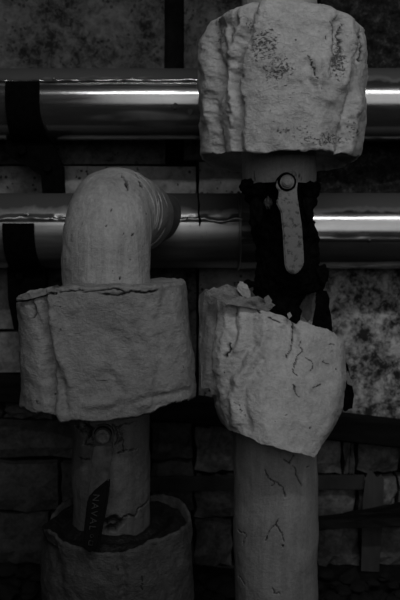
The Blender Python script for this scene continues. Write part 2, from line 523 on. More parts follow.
# second run below
pl = empty('horizontal_pipe')
tag(pl, 'lower horizontal pipe clad in metal, running behind the elbow', 'pipe', 'metal clad pipes along the wall')
zl, rl = zpx(231), 0.0835
pl.location = (0, YP, zl)
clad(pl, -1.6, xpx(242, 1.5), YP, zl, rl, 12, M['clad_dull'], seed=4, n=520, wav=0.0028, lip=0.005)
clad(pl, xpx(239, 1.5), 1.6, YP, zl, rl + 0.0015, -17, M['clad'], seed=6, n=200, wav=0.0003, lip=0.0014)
par(ring_band('joint_band', None, xpx(240, 1.5), YP, zl, rl + 0.002, 0.006, 0.003, M['clad_dull']), pl)
for px, dg in ((-40, 14), (52, 15), (187, 16)):
    par(screw(None, xpx(px, 1.5), YP, zl, rl + 0.005, dg, M['clad_dull']), pl)
for px, dg in ((268, -15), (368, -15)):
    par(screw(None, xpx(px, 1.5), YP, zl, rl + 0.004, dg, M['clad']), pl)

drip = [at(198, 190, 1.552), at(198, 197, 1.525), at(199, 205, 1.508), at(198.5, 213, 1.498), at(200, 220, 1.494), at(199.5, 226, 1.494)]
V = []
for i, p in enumerate(drip):
    for k in range(6):
        a = k * math.pi / 3; rr = (0.0016, 0.0014, 0.0018, 0.0016, 0.0030, 0.0008)[i]
        V.append((p.x + rr * math.cos(a), p.y + rr * math.sin(a), p.z))
par(mesh_obj('tar_drip', V, grid_faces(6, len(drip)), M['strap'], None), pl)

# ------------------------------------------------------------------ black hangers on the pipes
def hanger(label, Yc, zc, r, x_top, x_bot, deg_top, leg, lumps):
    """rubber-lined strap lapped over the pipe front, its bracket leg running on down to the wall"""
    e = empty('pipe_hanger'); tag(e, label, 'hanger', 'black hangers holding the clad pipes')
    e.location = (0, Yc, zc)
    V, k = [], 26
    a0, a1 = math.radians(deg_top), math.radians(-95)
    for i in range(k):
        f = i / (k - 1)
        a = a0 + (a1 - a0) * f
        fl = max(0, f - 0.35) / 0.65
        xl = x_top[0] + (x_bot[0] - x_top[0]) * fl ** 1.6
        xr = x_top[1] + (x_bot[1] - x_top[1]) * fl ** 1.6
        for rr in (r + 0.0095, r + 0.003):
            for x in ((xl, xr) if rr > r + 0.005 else (xr, xl)):
                V.append((x, Yc - rr * math.cos(a), zc + rr * math.sin(a)))
    Fc = [(i * 4 + j, i * 4 + (j + 1) % 4, (i + 1) * 4 + (j + 1) % 4, (i + 1) * 4 + j) for i in range(k - 1) for j in range(4)]
    Fc += [(3, 2, 1, 0), tuple((k - 1) * 4 + j for j in range(4))]
    par(mesh_obj('strap', V, Fc, M['strap'], None, smooth=False), e)
    bm = bmesh.new()                                     # bracket leg: outline in the wall-parallel plane
    vf = [bm.verts.new(at(x, y, Yc - 0.012)) for x, y in leg]
    vb = [bm.verts.new(at(x, y, Yc - 0.012) + Vector((0, 0.03, 0))) for x, y in leg]
    bm.faces.new(vf); bm.faces.new(vb[::-1])
    for i in range(len(leg)):
        j = (i + 1) % len(leg); bm.faces.new((vf[j], vf[i], vb[i], vb[j]))
    par(bm_obj('bracket_leg', bm, M['strap']), e)
    for (x, y, s) in lumps:
        bm = bmesh.new()
        bmesh.ops.create_cone(bm, cap_ends=True, segments=6, radius1=s, radius2=s * 0.9, depth=0.016)
        bmesh.ops.rotate(bm, verts=bm.verts, matrix=Matrix.Rotation(math.pi / 2, 3, 'X'))
        bmesh.ops.translate(bm, verts=bm.verts, vec=at(x, y, Yc - 0.02))
        par(bm_obj('clamp_bolt', bm, M['strap']), e)
    # tie to the wall
    p = at(leg[0][0] + 14, leg[0][1] + 8, Yc)
    par(bar_between('wall_tie', (p.x, Yc + 0.01, p.z), (p.x + 0.002, YW + 0.03, p.z), 0.03, 0.03, M['strap'], seg=2, wob=0), e)
    return e
hanger('wide black strap hanger lapped over the upper pipe at left', YP, zu, ru,
       (xpx(9, 1.5), xpx(42, 1.5)), (xpx(6, 1.5), xpx(56, 1.55)), 22,
       [(8, 132), (44, 130), (54, 148), (62, 166), (63, 192), (42, 193), (41, 176), (30, 168), (12, 158), (4, 150)], [(22, 150, 0.012), (48, 168, 0.010)])
hanger('wide black strap hanger lapped over the lower pipe at left', YP, zl, rl,
       (xpx(5, 1.5), xpx(36, 1.5)), (xpx(6, 1.5), xpx(46, 1.55)), 8,
       [(7, 262), (44, 260), (46, 300), (40, 330), (14, 330), (8, 300)], [(20, 276, 0.010)])

# ------------------------------------------------------------------ lagged shells
YA = 1.22                                   # both risers stand at this distance
PX = YA / F                                 # metres per pixel there

def interp(pts, x):
    xs = [p[0] for p in pts]; ys = [p[1] for p in pts]
    return np.interp(x, xs, ys)

def shell(name, prof,  top, bot, mat, parent=None, Yc=YA, depth=None, sq=2.2, nu=420, nv=200, folds=(), cracks=(), crackle=(),
          lumps=(0.003, 22), fine=(0.0008, 90), warp=2.2, seed=0, cap_top=None, cap_bot=None, edge_amp=0.0, topback=0.0, rotz=0.0, flare=0.0):
    """closed lagging shell. prof rows (v, x_left, x_right) give the silhouette in pixels at the axis distance, top/bot the front
    contour of the rims as (px, py); folds (polyline, amp m, sigma px); cracks (polyline, half width px, depth m)."""
    th = np.linspace(0, 2 * math.pi, nu, endpoint=False)
    c, s = np.cos(th + rotz), np.sin(th + rotz)
    ex = np.sign(c) * np.abs(c) ** (2 / sq)
    ey = np.sign(s) * np.abs(s) ** (2 / sq)
    v = np.linspace(0, 1, nv)
    xl, xr = interp([(p[0], p[1]) for p in prof], v), interp([(p[0], p[2]) for p in prof], v)
    cx = ((xl + xr) / 2 - 200) * PX * Yc / YA
    hw = (xr - xl) / 2 * PX * Yc / YA
    dp = hw if depth is None else np.full(nv, 1.0) * depth * (1 + flare * (v - 0.5)) * (hw / hw.max()) ** (0.35 if flare == 0 else 0.0)
    Xg = cx[:, None] + hw[:, None] * ex[None, :]
    Yg = Yc - dp[:, None] * ey[None, :]          # ey > 0 is the front
    # rim heights from the front contour; back columns take the mirrored front column
    def rim(contour, row):
        yf = Yc - dp[row] * np.abs(ey)
        pxf = 200 + F * Xg[row] / (yf * 1.0)
        py = interp(contour, pxf)
        u = (300 - py) / F
        return H + (SP + u * CP) / (CP - u * SP) * yf
    zt, zb = rim(top, 0), rim(bot, -1)
    zt = zt + np.where(ey < 0, topback, 0)
    q = np.stack([c * 3, s * 3, np.zeros(nu)], 1)
    if edge_amp:
        zt = zt + edge_amp * fbm(q, 3.1, 4, seed + 40, 0.65)
        zb = zb + edge_amp * fbm(q, 3.1, 4, seed + 50, 0.65)
    Zg = zt[None, :] * (1 - v[:, None]) + zb[None, :] * v[:, None]
    P = np.stack([Xg.ravel(), Yg.ravel(), Zg.ravel()], 1)
    nrm = np.stack([np.tile(c, nv), -np.tile(s, nv), np.zeros(nu * nv)], 1)
    px, py = project(P)
    front = np.tile(np.clip(ey * 6 + 0.6, 0, 1), nv)
    wq = np.stack([px, py, np.full(px.size, seed * 9.7)], 1)
    wx, wy = px + warp * fbm(wq, 0.09, 3, seed + 1), py + warp * fbm(wq, 0.09, 3, seed + 2)
    d = lumps[0] * fbm(P, lumps[1], 3, seed + 3) + fine[0] * fbm(P, fine[1], 3, seed + 4)
    for pl_, amp, sg in folds:
        d = d + front * amp * np.exp(-(line_dist(wx, wy, pl_) / sg) ** 2)
    wear = np.zeros(px.size)
    jx, jy = px + 1.5 * fbm(wq, 0.2, 3, seed + 6), py + 1.5 * fbm(wq, 0.2, 3, seed + 7)
    for pl_, hwid, dep in cracks:
        dist = line_dist(jx, jy, pl_)
        k = np.clip(1.5 - dist / (0.62 * hwid), 0, 1) * (front > 0.5)
        d = d - dep * k
        wear = np.maximum(wear, k)
    ck = np.zeros(px.size)
    for (x, y, rx, ry, a) in crackle:
        ck = np.maximum(ck, front * a * np.exp(-((wx - x) / rx) ** 2 - ((wy - y) / ry) ** 2))
    P = P + nrm * d[:, None]
    rows = [P.reshape(nv, nu, 3)]
    W, K = [wear.reshape(nv, nu)], [ck.reshape(nv, nu)]
    def cap(spec, ring):
        # spec: list of (fraction of rim radius, height offset m) going inwards; last is the hole edge
        out = []
        cen = np.array([cx[0 if ring is rows0 else -1], Yc, 0])
        r0 = ring
        for (f_, dz) in spec:
            q_ = r0.copy()
            q_[:, :2] = cen[:2] + (r0[:, :2] - cen[:2]) * f_
            q_[:, 2] = r0[:, 2] * 1.0 + dz
            if f_ < 0.95:
                zmean = r0[:, 2].mean()
                q_[:, 2] = (r0[:, 2] * max(0, f_) + zmean * (1 - max(0, f_))) + dz
            q_[:, 2] += 0.002 * fbm(q_, 40, 3, seed + 9)
            out.append(q_)
        return out
    rows0 = rows[0][0]
    rowsN = rows[0][-1]
    G = rows[0]
    if cap_top:
        ct = cap(cap_top, rows0)
        G = np.concatenate([np.array(ct[::-1]), G], 0)
        z = np.zeros((len(ct), nu)); W = [np.vstack([z, W[0]])]; K = [np.vstack([z, K[0]])]
    if cap_bot:
        cb = cap(cap_bot, rowsN)
        G = np.concatenate([G, np.array(cb)], 0)
        z = np.zeros((len(cb), nu)); W = [np.vstack([W[0], z])]; K = [np.vstack([K[0], z])]
    fc = grid_faces(nu, G.shape[0])[:, ::-1]
    return mesh_obj(name, G.reshape(-1, 3), fc, mat, parent, {'wear': W[0].ravel(), 'crackle': K[0].ravel()})

def sweep(name, path, radii, mat, parent=None, nu=128, lumps=(0.0015, 25), ripple=(0, 1), cracks=(), crackle=(), seed=0, cap=False):
    """tube along a polyline path with parallel-transported frames"""
    pth = [Vector(p) for p in path]
    T = [(pth[min(i + 1, len(pth) - 1)] - pth[max(i - 1, 0)]).normalized() for i in range(len(pth))]
    u = Vector((1, 0, 0)); u = (u - T[0] * u.dot(T[0])).normalized()
    V, Nn = [], []
    L = 0
    for i, p in enumerate(pth):
        if i:
            u = (u - T[i] * u.dot(T[i])).normalized(); L += (pth[i] - pth[i - 1]).length
        w_ = T[i].cross(u)
        a = np.linspace(0, 2 * math.pi, nu, endpoint=False)
        n_ = np.cos(a)[:, None] * np.array(u) + np.sin(a)[:, None] * np.array(w_)
        r = radii[i] + ripple[0] * np.sin(L * ripple[1] + 1.2 * a)
        V.append(np.array(p) + n_ * np.reshape(r, (-1, 1))); Nn.append(n_)
    P, Nn = np.concatenate(V), np.concatenate(Nn)
    px, py = project(P)
    front = (Nn[:, 1] < 0.1)
    wq = np.stack([px, py, np.full(px.size, seed * 9.7)], 1)
    jx, jy = px + 1.3 * fbm(wq, 0.2, 3, seed + 6), py + 1.3 * fbm(wq, 0.2, 3, seed + 7)
    d = lumps[0] * fbm(P, lumps[1], 4, seed + 3)
    wear = np.zeros(px.size)
    for pl_, hwid, dep in cracks:
        k = np.clip(1.5 - line_dist(jx, jy, pl_) / (0.46 * hwid), 0, 1) * front
        d = d - dep * k; wear = np.maximum(wear, k)
    ck = np.zeros(px.size)
    for (x, y, rx, ry, a_) in crackle:
        ck = np.maximum(ck, front * a_ * np.exp(-((px - x) / rx) ** 2 - ((py - y) / ry) ** 2))
    P = P + Nn * d[:, None]
    return mesh_obj(name, P, grid_faces(nu, len(pth)), mat, parent, {'wear': wear, 'crackle': ck})

def vpath(px, y0, y1, n=60, Y=YA):
    a, b_ = at(px[0], y0, Y), at(px[1], y1, Y)
    return [a.lerp(b_, i / (n - 1)) for i in range(n)]

# ---- left riser: pipe, elbow, stub
xL = (107 - 200) * PX
riser = empty('pipe_riser'); tag(riser, 'left grey lagged pipe rising to an elbow that bends back into the wall pipes', 'pipe', 'lagged risers in the foreground')
riser.location = (xL, YA, 0)
zH = H + 0.088
RB = 0.074
dirh = Vector((0.17, 0.985, 0)).normalized()
path = []
z0 = at(107, 300, YA).z
for i in range(130): path.append(Vector((xL, YA, z0 + (zH - RB - z0) * i / 129)))
for i in range(1, 90):
    a = math.pi / 2 * i / 89
    path.append(Vector((xL, YA, zH - RB)) + dirh * (RB * (1 - math.cos(a))) + Vector((0, 0, RB * math.sin(a))))
e_ = path[-1]
for i in range(1, 30): path.append(e_ + dirh * (0.15 * i / 29))
rad = [0.0765 - 0.004 * max(0, (i - 220) / 28) for i in range(len(path))]
rad[0] = 0.078
el = sweep('elbow', path, rad, M['elbow'], None, nu=380, lumps=(0.0022, 20), cracks=[
    ([(122, 176), (126, 182), (129, 190)], 2.0, 0.006), ([(124, 180), (128, 184)], 2.2, 0.006),
    ([(135, 172), (139, 178), (143, 187)], 1.3, 0.004), 
    ([(110, 211), (111, 209)], 1.1, 0.003), ([(106, 225), (106, 226)], 0.9, 0.003), ([(132, 235), (132, 236)], 1, 0.003),
    ([(131, 260), (131, 261)], 1, 0.003), ([(120, 278), (119, 279)], 1, 0.003), ([(123, 234), (123, 235)], 0.9, 0.003)],
    crackle=[(110, 272, 30, 8, 0.5), (135, 180, 12, 14, 0.5)], seed=3)
par(el, riser)
# wrap folds where the lagging turns round the bend
for k in range(5):
    i0 = 196 + k * 9 + (k * 5) % 3
    c0 = path[i0]; t0 = (path[i0 + 1] - path[i0 - 1]).normalized()
    ux = t0.cross(Vector((0, 0, 1))).normalized(); uz = ux.cross(t0)
    loop = [c0 + (ux * math.cos(a) + uz * math.sin(a)) * (rad[i0] - 0.0006) + t0 * 0.010 * math.sin(a + k * 0.7) for a in np.linspace(0, 2 * math.pi, 49)]
    par(sweep('wrap_fold', loop, [0.0016] * len(loop), M['elbow'], None, nu=8, lumps=(0.0008, 60), seed=20 + k), riser)
# metal stub collar where the elbow meets the clad pipe
st0 = path[-1] - dirh * 0.01
dirs = Vector((0.36, 0.93, 0)).normalized()
stub = [st0 + dirs * (0.20 * i / 9) for i in range(10)]
par(sweep('stub_collar', stub, [0.066, 0.063, 0.060, 0.058, 0.056, 0.055, 0.054, 0.054, 0.054, 0.054], M['stub'], None, nu=64, lumps=(0.001, 30)), riser)
# pipe below the box jacket
pp = vpath((111, 112), 395, 700, 340)
par(sweep('lower_pipe', pp, [0.0690] * len(pp), M['pipe_shaded'], None, nu=320, lumps=(0.0020, 18), cracks=[
    ([(76, 424), (82, 432), (88, 436), (84, 444), (92, 446)], 1.4, 0.006), ([(88, 420), (90, 430), (93, 440)], 1.6, 0.006),
    ([(112, 425), (118, 432), (116, 444), (122, 438), (124, 452)], 1.0, 0.004), ([(116, 428), (128, 424), (134, 422)], 1.0, 0.004),
    ([(78, 458), (90, 460)], 0.9, 0.003), ([(118, 452), (136, 448)], 1.0, 0.003), ([(122, 519), (130, 514), (133, 516), (140, 508), (148, 501)], 1.5, 0.004),
    ([(107, 522), (113, 519), (120, 522), (114, 527), (108, 528)], 7.0, 0.006), ([(84, 424), (91, 430), (88, 436)], 4.0, 0.006)],
    crackle=[(86, 430, 12, 14, 0.95), (120, 435, 12, 16, 0.95), (135, 425, 10, 8, 0.8), (118, 520, 16, 10, 0.85), (140, 508, 10, 10, 0.7)], seed=5), riser)

# ---- right riser
xR = (279 - 200) * PX
riser2 = empty('pipe_riser'); tag(riser2, 'right pale lagged pipe standing straight from floor past the top of the picture', 'pipe', 'lagged risers in the foreground')
riser2.location = (xR, YA, 0)
pp = vpath((275, 277), 400, 900, 520)
par(sweep('lower_pipe', pp, [0.0745] * len(pp), M['pipe'], None, nu=340, lumps=(0.0016, 14), cracks=[
    ([(265, 470), (268, 478), (275, 482), (283, 487), (285, 497)], 0.9, 0.003), ([(275, 482), (272, 486)], 0.8, 0.002),
    ([(284, 459), (290, 463), (294, 456)], 1.0, 0.003), ([(294, 466), (299, 480), (302, 487)], 0.9, 0.003), ([(308, 467), (310, 466)], 1.3, 0.003),
    ([(266, 540), (270, 530), (276, 525), (282, 534), (284, 542)], 1.0, 0.003), ([(276, 525), (278, 519)], 0.9, 0.002), ([(282, 545), (283, 547)], 1.3, 0.003),
    ([(239, 530), (246, 535), (243, 544)], 0.8, 0.002), ([(272, 588), (274, 593), (280, 594)], 1.0, 0.003), ([(240, 575), (244, 584)], 0.8, 0.002)],
    crackle=[(290, 470, 25, 14, 0.45), (242, 580, 8, 20, 0.6), (255, 460, 20, 16, 0.35)], seed=7), riser2)
# upper pipe above and below the upper jacket
pp = vpath((279, 279), -330, 186, 160)
V_ = sweep('upper_pipe', pp, [0.0640] * len(pp), M['pipe'], None, nu=220, lumps=(0.0018, 22), cracks=[
    ([(300, 176), (303, 180)], 1.2, 0.002), ([(254, 172), (256, 182)], 0.8, 0.002)], crackle=[(262, 176, 14, 10, 0.5), (306, 178, 10, 10, 0.5)], seed=9)
par(V_, riser2)

# ---- left box jacket
boxj = empty('canvas_jacket'); boxj.location = (xL, YA, at(107, 415, YA).z)
tag(boxj, 'boxy white canvas jacket under the elbow with torn upper left corner', 'jacket', 'canvas jackets around the valves')
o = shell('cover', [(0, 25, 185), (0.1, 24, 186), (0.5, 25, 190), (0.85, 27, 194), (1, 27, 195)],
          [(0, 301), (18, 298), (30, 294), (43, 291), (60, 289), (90, 289), (125, 288), (150, 287), (176, 285), (186, 284), (240, 283)],
          [(0, 403), (20, 406), (30, 411), (44, 412), (50, 416), (54, 421), (75, 419), (100, 421), (120, 417), (140, 414), (152, 412), (162, 405), (180, 400), (198, 396), (240, 396)],
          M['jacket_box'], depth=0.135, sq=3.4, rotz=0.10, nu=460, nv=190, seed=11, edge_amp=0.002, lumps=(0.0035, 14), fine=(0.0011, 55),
          folds=[([(41, 294), (44, 330), (50, 370), (52, 420)], -0.016, 5.0), ([(49, 296), (52, 330), (58, 365), (57, 415)], 0.006, 5),
                 ([(30, 300), (36, 330), (44, 350), (46, 380)], -0.007, 4), ([(52, 355), (60, 375), (64, 410)], -0.006, 4),
                 ([(70, 385), (62, 365), (58, 345)], 0.004, 4), ([(168, 292), (160, 320), (162, 360), (158, 405)], -0.004, 6),
                 ([(176, 300), (182, 340), (188, 390)], 0.005, 6), ([(90, 405), (120, 400), (150, 403)], 0.004, 5), ([(130, 402), (150, 398), (185, 392)], -0.004, 3.5),
                 ([(100, 330), (130, 350), (135, 380)], -0.003, 8), ([(110, 375), (120, 390), (118, 415)], -0.003, 5)],
          cracks=[([(18, 301), (30, 298), (43, 296), (55, 293)], 1.5, 0.010), ([(31, 303), (33, 310), (30, 318)], 1.2, 0.005),
                  ([(60, 292), (75, 290), (95, 292), (112, 289), (125, 292)], 1.1, 0.005), ([(100, 293), (118, 296), (133, 291)], 1.3, 0.005), ([(135, 292), (145, 293), (157, 291)], 1.6, 0.006),
                  ([(104, 381), (105, 381)], 0.8, 0.002)],
          crackle=[(38, 402, 8, 6, 0.7), (90, 400, 40, 14, 0.35), (130, 310, 40, 20, 0.3), (60, 370, 18, 40, 0.25)],
          cap_top=[(0.985, 0.003), (0.95, 0.004), (0.8, 0.004), (0.62, 0.004), (0.43, 0.004)],
          cap_bot=[(0.985, -0.003), (0.95, 0.006), (0.8, 0.03), (0.5, 0.03), (0.44, 0.03)])
par(o, boxj)

# ---- bottom-left jacket
botj = empty('canvas_jacket'); botj.location = (xL, YA, 0)
tag(botj, 'dim round canvas jacket with open sunken top at the lower left, lever resting against it', 'jacket', 'canvas jackets around the valves')
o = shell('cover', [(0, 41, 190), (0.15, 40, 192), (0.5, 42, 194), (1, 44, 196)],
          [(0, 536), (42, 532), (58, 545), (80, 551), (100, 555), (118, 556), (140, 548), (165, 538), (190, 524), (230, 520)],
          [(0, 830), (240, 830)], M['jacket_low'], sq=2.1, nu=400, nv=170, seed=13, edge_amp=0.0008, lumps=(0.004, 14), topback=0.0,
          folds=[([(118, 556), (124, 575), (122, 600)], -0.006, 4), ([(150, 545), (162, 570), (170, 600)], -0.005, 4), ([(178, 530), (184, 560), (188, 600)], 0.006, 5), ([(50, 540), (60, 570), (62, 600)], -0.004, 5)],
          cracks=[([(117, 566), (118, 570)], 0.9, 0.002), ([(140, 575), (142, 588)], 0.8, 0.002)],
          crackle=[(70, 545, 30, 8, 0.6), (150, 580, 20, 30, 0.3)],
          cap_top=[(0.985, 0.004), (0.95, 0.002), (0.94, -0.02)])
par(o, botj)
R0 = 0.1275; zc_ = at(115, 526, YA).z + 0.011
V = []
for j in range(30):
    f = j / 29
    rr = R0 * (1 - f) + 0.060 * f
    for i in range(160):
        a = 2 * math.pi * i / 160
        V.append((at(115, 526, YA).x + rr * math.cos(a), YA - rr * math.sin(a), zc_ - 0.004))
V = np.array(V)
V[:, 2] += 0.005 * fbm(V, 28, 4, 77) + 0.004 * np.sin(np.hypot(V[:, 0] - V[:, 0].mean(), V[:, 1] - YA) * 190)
par(mesh_obj('sunken_top', V, grid_faces(160, 30), M['jacket_top_shade'], None, {'wear': np.zeros(len(V)), 'crackle': np.full(len(V), 0.55)}), botj)

# ---- upper right jacket
topj = empty('canvas_jacket'); topj.location = (xR, YA, at(281, 160, YA).z)
tag(topj, 'large crackled canvas jacket at the top right with dark hollow underside', 'jacket', 'canvas jackets around the valves')
o = shell('cover', [(0, 207, 357), (0.1, 203, 360), (0.3, 200, 361), (0.6, 199, 360), (0.85, 199, 358), (1, 201, 356)],
          [(170, 40), (200, 36), (206, 24), (216, 18), (226, 14), (238, 10), (250, 3), (270, 2), (300, 3), (318, 6), (332, 8), (342, 17), (350, 20), (357, 26), (364, 34), (400, 40)],
          [(170, 153), (196, 152), (215, 152), (236, 150), (262, 152), (284, 149), (306, 149), (330, 150), (350, 155), (362, 154), (400, 154)],
          M['jacket'], depth=0.140, sq=2.25, nu=460, nv=210, seed=17, edge_amp=0.0014, lumps=(0.0045, 16), fine=(0.0014, 60),
          folds=[([(252, 0), (249, 14), (246, 36), (236, 60), (234, 80), (238, 110), (237, 152)], -0.019, 4.5), ([(224, 30), (222, 90), (222, 150)], -0.011, 13), ([(244, 15), (236, 40), (226, 62), (229, 90), (232, 120)], 0.010, 5),
                 ([(214, 22), (210, 50), (220, 70), (212, 100), (214, 150)], -0.009, 5), ([(205, 40), (207, 80), (204, 120)], 0.005, 4),
                 ([(222, 30), (228, 50)], 0.007, 4), ([(340, 20), (338, 45), (334, 75)], -0.010, 4), ([(350, 24), (348, 60), (342, 85)], 0.008, 5),
                 ([(358, 34), (356, 60)], -0.006, 3), ([(352, 95), (344, 120), (341, 152)], -0.009, 4), ([(358, 100), (352, 130), (350, 152)], 0.006, 4),
                 ([(316, 60), (318, 85), (324, 100)], 0.006, 6), ([(308, 62), (312, 85)], -0.005, 4), ([(330, 100), (320, 125), (315, 145)], 0.004, 6), ([(270, 40), (262, 90), (268, 130)], 0.003, 12)],
          cracks=[([(332, 22), (338, 26), (336, 40), (334, 55)], 1.0, 0.003), ([(361, 36), (361, 60)], 1.3, 0.004), ([(343, 24), (340, 50), (338, 68)], 1.0, 0.003),
                  ([(325, 34), (325, 38)], 0.8, 0.002), ([(310, 54), (315, 70), (316, 80)], 0.7, 0.002)],
          crackle=[(280, 85, 140, 140, 0.48), (262, 46, 30, 30, 0.92), (278, 70, 26, 24, 0.9), (246, 24, 8, 18, 0.8), (338, 60, 8, 28, 1.0), (325, 140, 40, 9, 0.9), (300, 130, 60, 16, 0.7),
                   (216, 36, 8, 20, 0.9), (300, 30, 30, 20, 0.45), (352, 130, 10, 18, 0.8), (250, 135, 20, 14, 0.6), (320, 100, 25, 30, 0.45), (217, 90, 10, 40, 0.5)],
          cap_top=[(0.975, 0.004), (0.93, 0.008), (0.8, 0.016), (0.62, 0.022), (0.46, 0.026)],
          cap_bot=[(0.99, -0.002), (0.965, -0.001), (0.95, 0.006), (0.8, 0.012), (0.6, 0.014), (0.46, 0.014)])
par(o, topj)

# ---- slanting right jacket, torn open at the top
slj = empty('canvas_jacket'); slj.location = (xR, YA, at(279, 450, YA).z)
tag(slj, 'slanting pale canvas jacket torn open at the top, hanging askew on the right pipe', 'jacket', 'canvas jackets around the valves')
o = shell('cover', [(0, 207, 342), (0.15, 206, 343), (0.45, 207, 344), (0.7, 209, 342), (0.88, 214, 334), (1, 220, 326)],
          [(180, 294), (204, 294), (216, 296), (226, 300), (240, 303), (256, 308), (270, 312), (285, 317), (290, 320), (297, 326), (301, 322), (312, 325), (328, 330), (338, 335), (344, 342), (380, 348)],
          [(180, 400), (208, 398), (214, 410), (222, 424), (232, 432), (246, 436), (262, 444), (280, 448), (300, 453), (316, 457), (322, 448), (330, 436), (380, 420)],
          M['jacket_pale'], depth=0.112, flare=0.62, sq=2.5, nu=460, nv=220, seed=19, edge_amp=0.0010, lumps=(0.0020, 12), fine=(0.0009, 55),
          folds=[([(213, 294), (211, 330), (210, 365), (216, 400)], -0.006, 3.0), ([(226, 302), (225, 340), (221, 372)], 0.0035, 4), ([(234, 305), (235, 330), (232, 348)], -0.0045, 3),
                 ([(242, 308), (243, 330), (238, 350)], 0.004, 4), ([(252, 310), (252, 335), (246, 352)], -0.0035, 3.5), ([(263, 314), (266, 335), (258, 352), (246, 368), (237, 382), (231, 398), (236, 422)], 0.006, 4.5),
                 ([(252, 345), (240, 362), (230, 376), (225, 394)], -0.005, 3.5), ([(262, 362), (250, 378), (243, 392), (243, 410), (248, 430)], -0.0055, 4.5), ([(236, 388), (229, 402), (228, 420)], -0.003, 3),
                 ([(276, 318), (274, 340)], -0.0035, 3.5), ([(284, 330), (282, 352), (284, 374)], -0.0045, 3.5), ([(272, 350), (262, 385), (256, 420)], 0.0035, 6), ([(290, 322), (296, 335), (292, 350), (288, 362)], -0.005, 2.6),
                 ([(310, 335), (306, 352)], 0.002, 5), ([(300, 390), (296, 420), (300, 445)], -0.003, 6), ([(336, 345), (338, 380), (326, 425)], 0.004, 8), ([(262, 400), (268, 438)], 0.003, 5)],
          cracks=[([(294, 322), (295, 332), (292, 342)], 1.7, 0.008), ([(292, 342), (290, 350), (287, 358)], 0.9, 0.004),
                  ([(229, 344), (228, 350), (227, 356)], 1.5, 0.004), ([(300, 342), (301, 351), (295, 358), (294, 366), (293, 372), (297, 376)], 0.7, 0.002),
                  ([(306, 358), (312, 362), (313, 368), (311, 371)], 0.7, 0.002), ([(293, 385), (296, 394), (299, 397)], 0.7, 0.002),
                  ([(312, 388), (322, 384)], 0.6, 0.0015), ([(311, 426), (311, 428)], 1.0, 0.002), ([(329, 345), (333, 344)], 0.7, 0.002), ([(246, 306), (262, 312)], 1.1, 0.003),
                  ([(268, 318), (280, 322)], 0.9, 0.003), ([(324, 362), (329, 365)], 0.6, 0.0015)],
          crackle=[(300, 400, 26, 50, 0.35), (240, 410, 10, 20, 0.7), (320, 440, 12, 10, 0.5), (285, 410, 8, 14, 0.6), (250, 330, 20, 30, 0.35)],
          cap_top=[(0.975, 0.002), (0.94, -0.002), (0.90, -0.010), (0.84, -0.03), (0.8, -0.07)],
          cap_bot=[(0.985, -0.001), (0.95, 0.004), (0.85, 0.012), (0.66, 0.02)])
par(o, slj)

def sheet(name, pts, Yf, thick, mat, parent, sub=4, amp=0.003, seed=0, curl=0.0, smooth=True):
    """small torn sheet: outline in pixels at its own distance, thickness and curl"""
    bm = bmesh.new()
    P_ = [at(x, y, Yf) for x, y in pts]
    cxm = sum(p.x for p in P_) / len(P_); czm = sum(p.z for p in P_) / len(P_)
    vs_ = [bm.verts.new(p) for p in P_]
    f = bm.faces.new(vs_)
    bmesh.ops.triangulate(bm, faces=[f])
    bmesh.ops.subdivide_edges(bm, edges=bm.edges[:], cuts=sub, use_grid_fill=True)
    bm.verts.ensure_lookup_table()
    A = np.array([v.co[:] for v in bm.verts])
    dn = amp * fbm(A, 45, 3, seed)
    wd = max(p.x for p in P_) - min(p.x for p in P_) + 1e-6
    for v, k in zip(bm.verts, dn):
        v.co.y += k + curl * ((v.co.x - cxm) / wd * 2) ** 2
        v.co.x += 0.5 * k
    r = bmesh.ops.extrude_face_region(bm, geom=bm.faces[:])
    bmesh.ops.translate(bm, verts=[g for g in r['geom'] if isinstance(g, bmesh.types.BMVert)], vec=(0, thick, 0))
    o_ = bm_obj(name, bm, mat, None, smooth=False)
    par(o_, parent)
    return o_

# left under-layer of the slanting jacket and its torn rim
sheet('under_layer', [(199, 296), (206, 289), (216, 291), (222, 300), (222, 340), (221, 392), (218, 396), (211, 394), (209, 388), (202, 390), (199, 350)], 1.165, 0.006, M['jacket_old'], slj, sub=6, amp=0.004, seed=3, curl=0.018)
sheet('torn_flap', [(204, 294), (214, 287), (224, 291), (238, 296), (248, 299), (262, 303), (272, 308), (266, 312), (250, 308), (232, 304), (216, 299)], 1.135, 0.004, M['jacket_old'], slj, sub=5, amp=0.006, seed=5)
sheet('torn_flap', [(214, 290), (226, 284), (236, 288), (244, 294), (236, 297), (224, 294)], 1.19, 0.004, M['jacket_old'], slj, sub=4, amp=0.006, seed=6)
sheet('torn_flap', [(236, 289), (240, 281), (246, 283), (250, 291), (251, 298), (243, 297)], 1.18, 0.004, M['jacket'], slj, sub=4, amp=0.004, seed=7)
sheet('torn_flap', [(246, 298), (258, 296), (268, 300), (276, 305), (270, 309), (258, 305)], 1.16, 0.003, M['jacket_old'], slj, sub=4, amp=0.004, seed=8)
sheet('torn_flap', [(299, 293), (304, 289), (312, 289), (316, 294), (311, 305), (312, 318), (308, 322), (302, 314), (299, 304)], 1.25, 0.004, M['jacket_old'], slj, sub=4, amp=0.005, seed=9)
sheet('torn_flap', [(287, 314), (290, 312), (292, 316), (289, 319)], 1.13, 0.003, M['jacket'], slj, sub=2, amp=0.001, seed=10)
sheet('torn_flap', [(264, 298), (268, 295), (272, 300), (271, 308), (267, 308)], 1.14, 0.003, M['jacket_old'], slj, sub=2, amp=0.002, seed=12)
sheet('blackened_flap', [(316, 294), (320, 290), (327, 291), (330, 298), (327, 310), (328, 322), (333, 332), (322, 331), (312, 328), (314, 316), (317, 306)], 1.19, 0.006, M['char'], slj, sub=4, amp=0.004, seed=13)
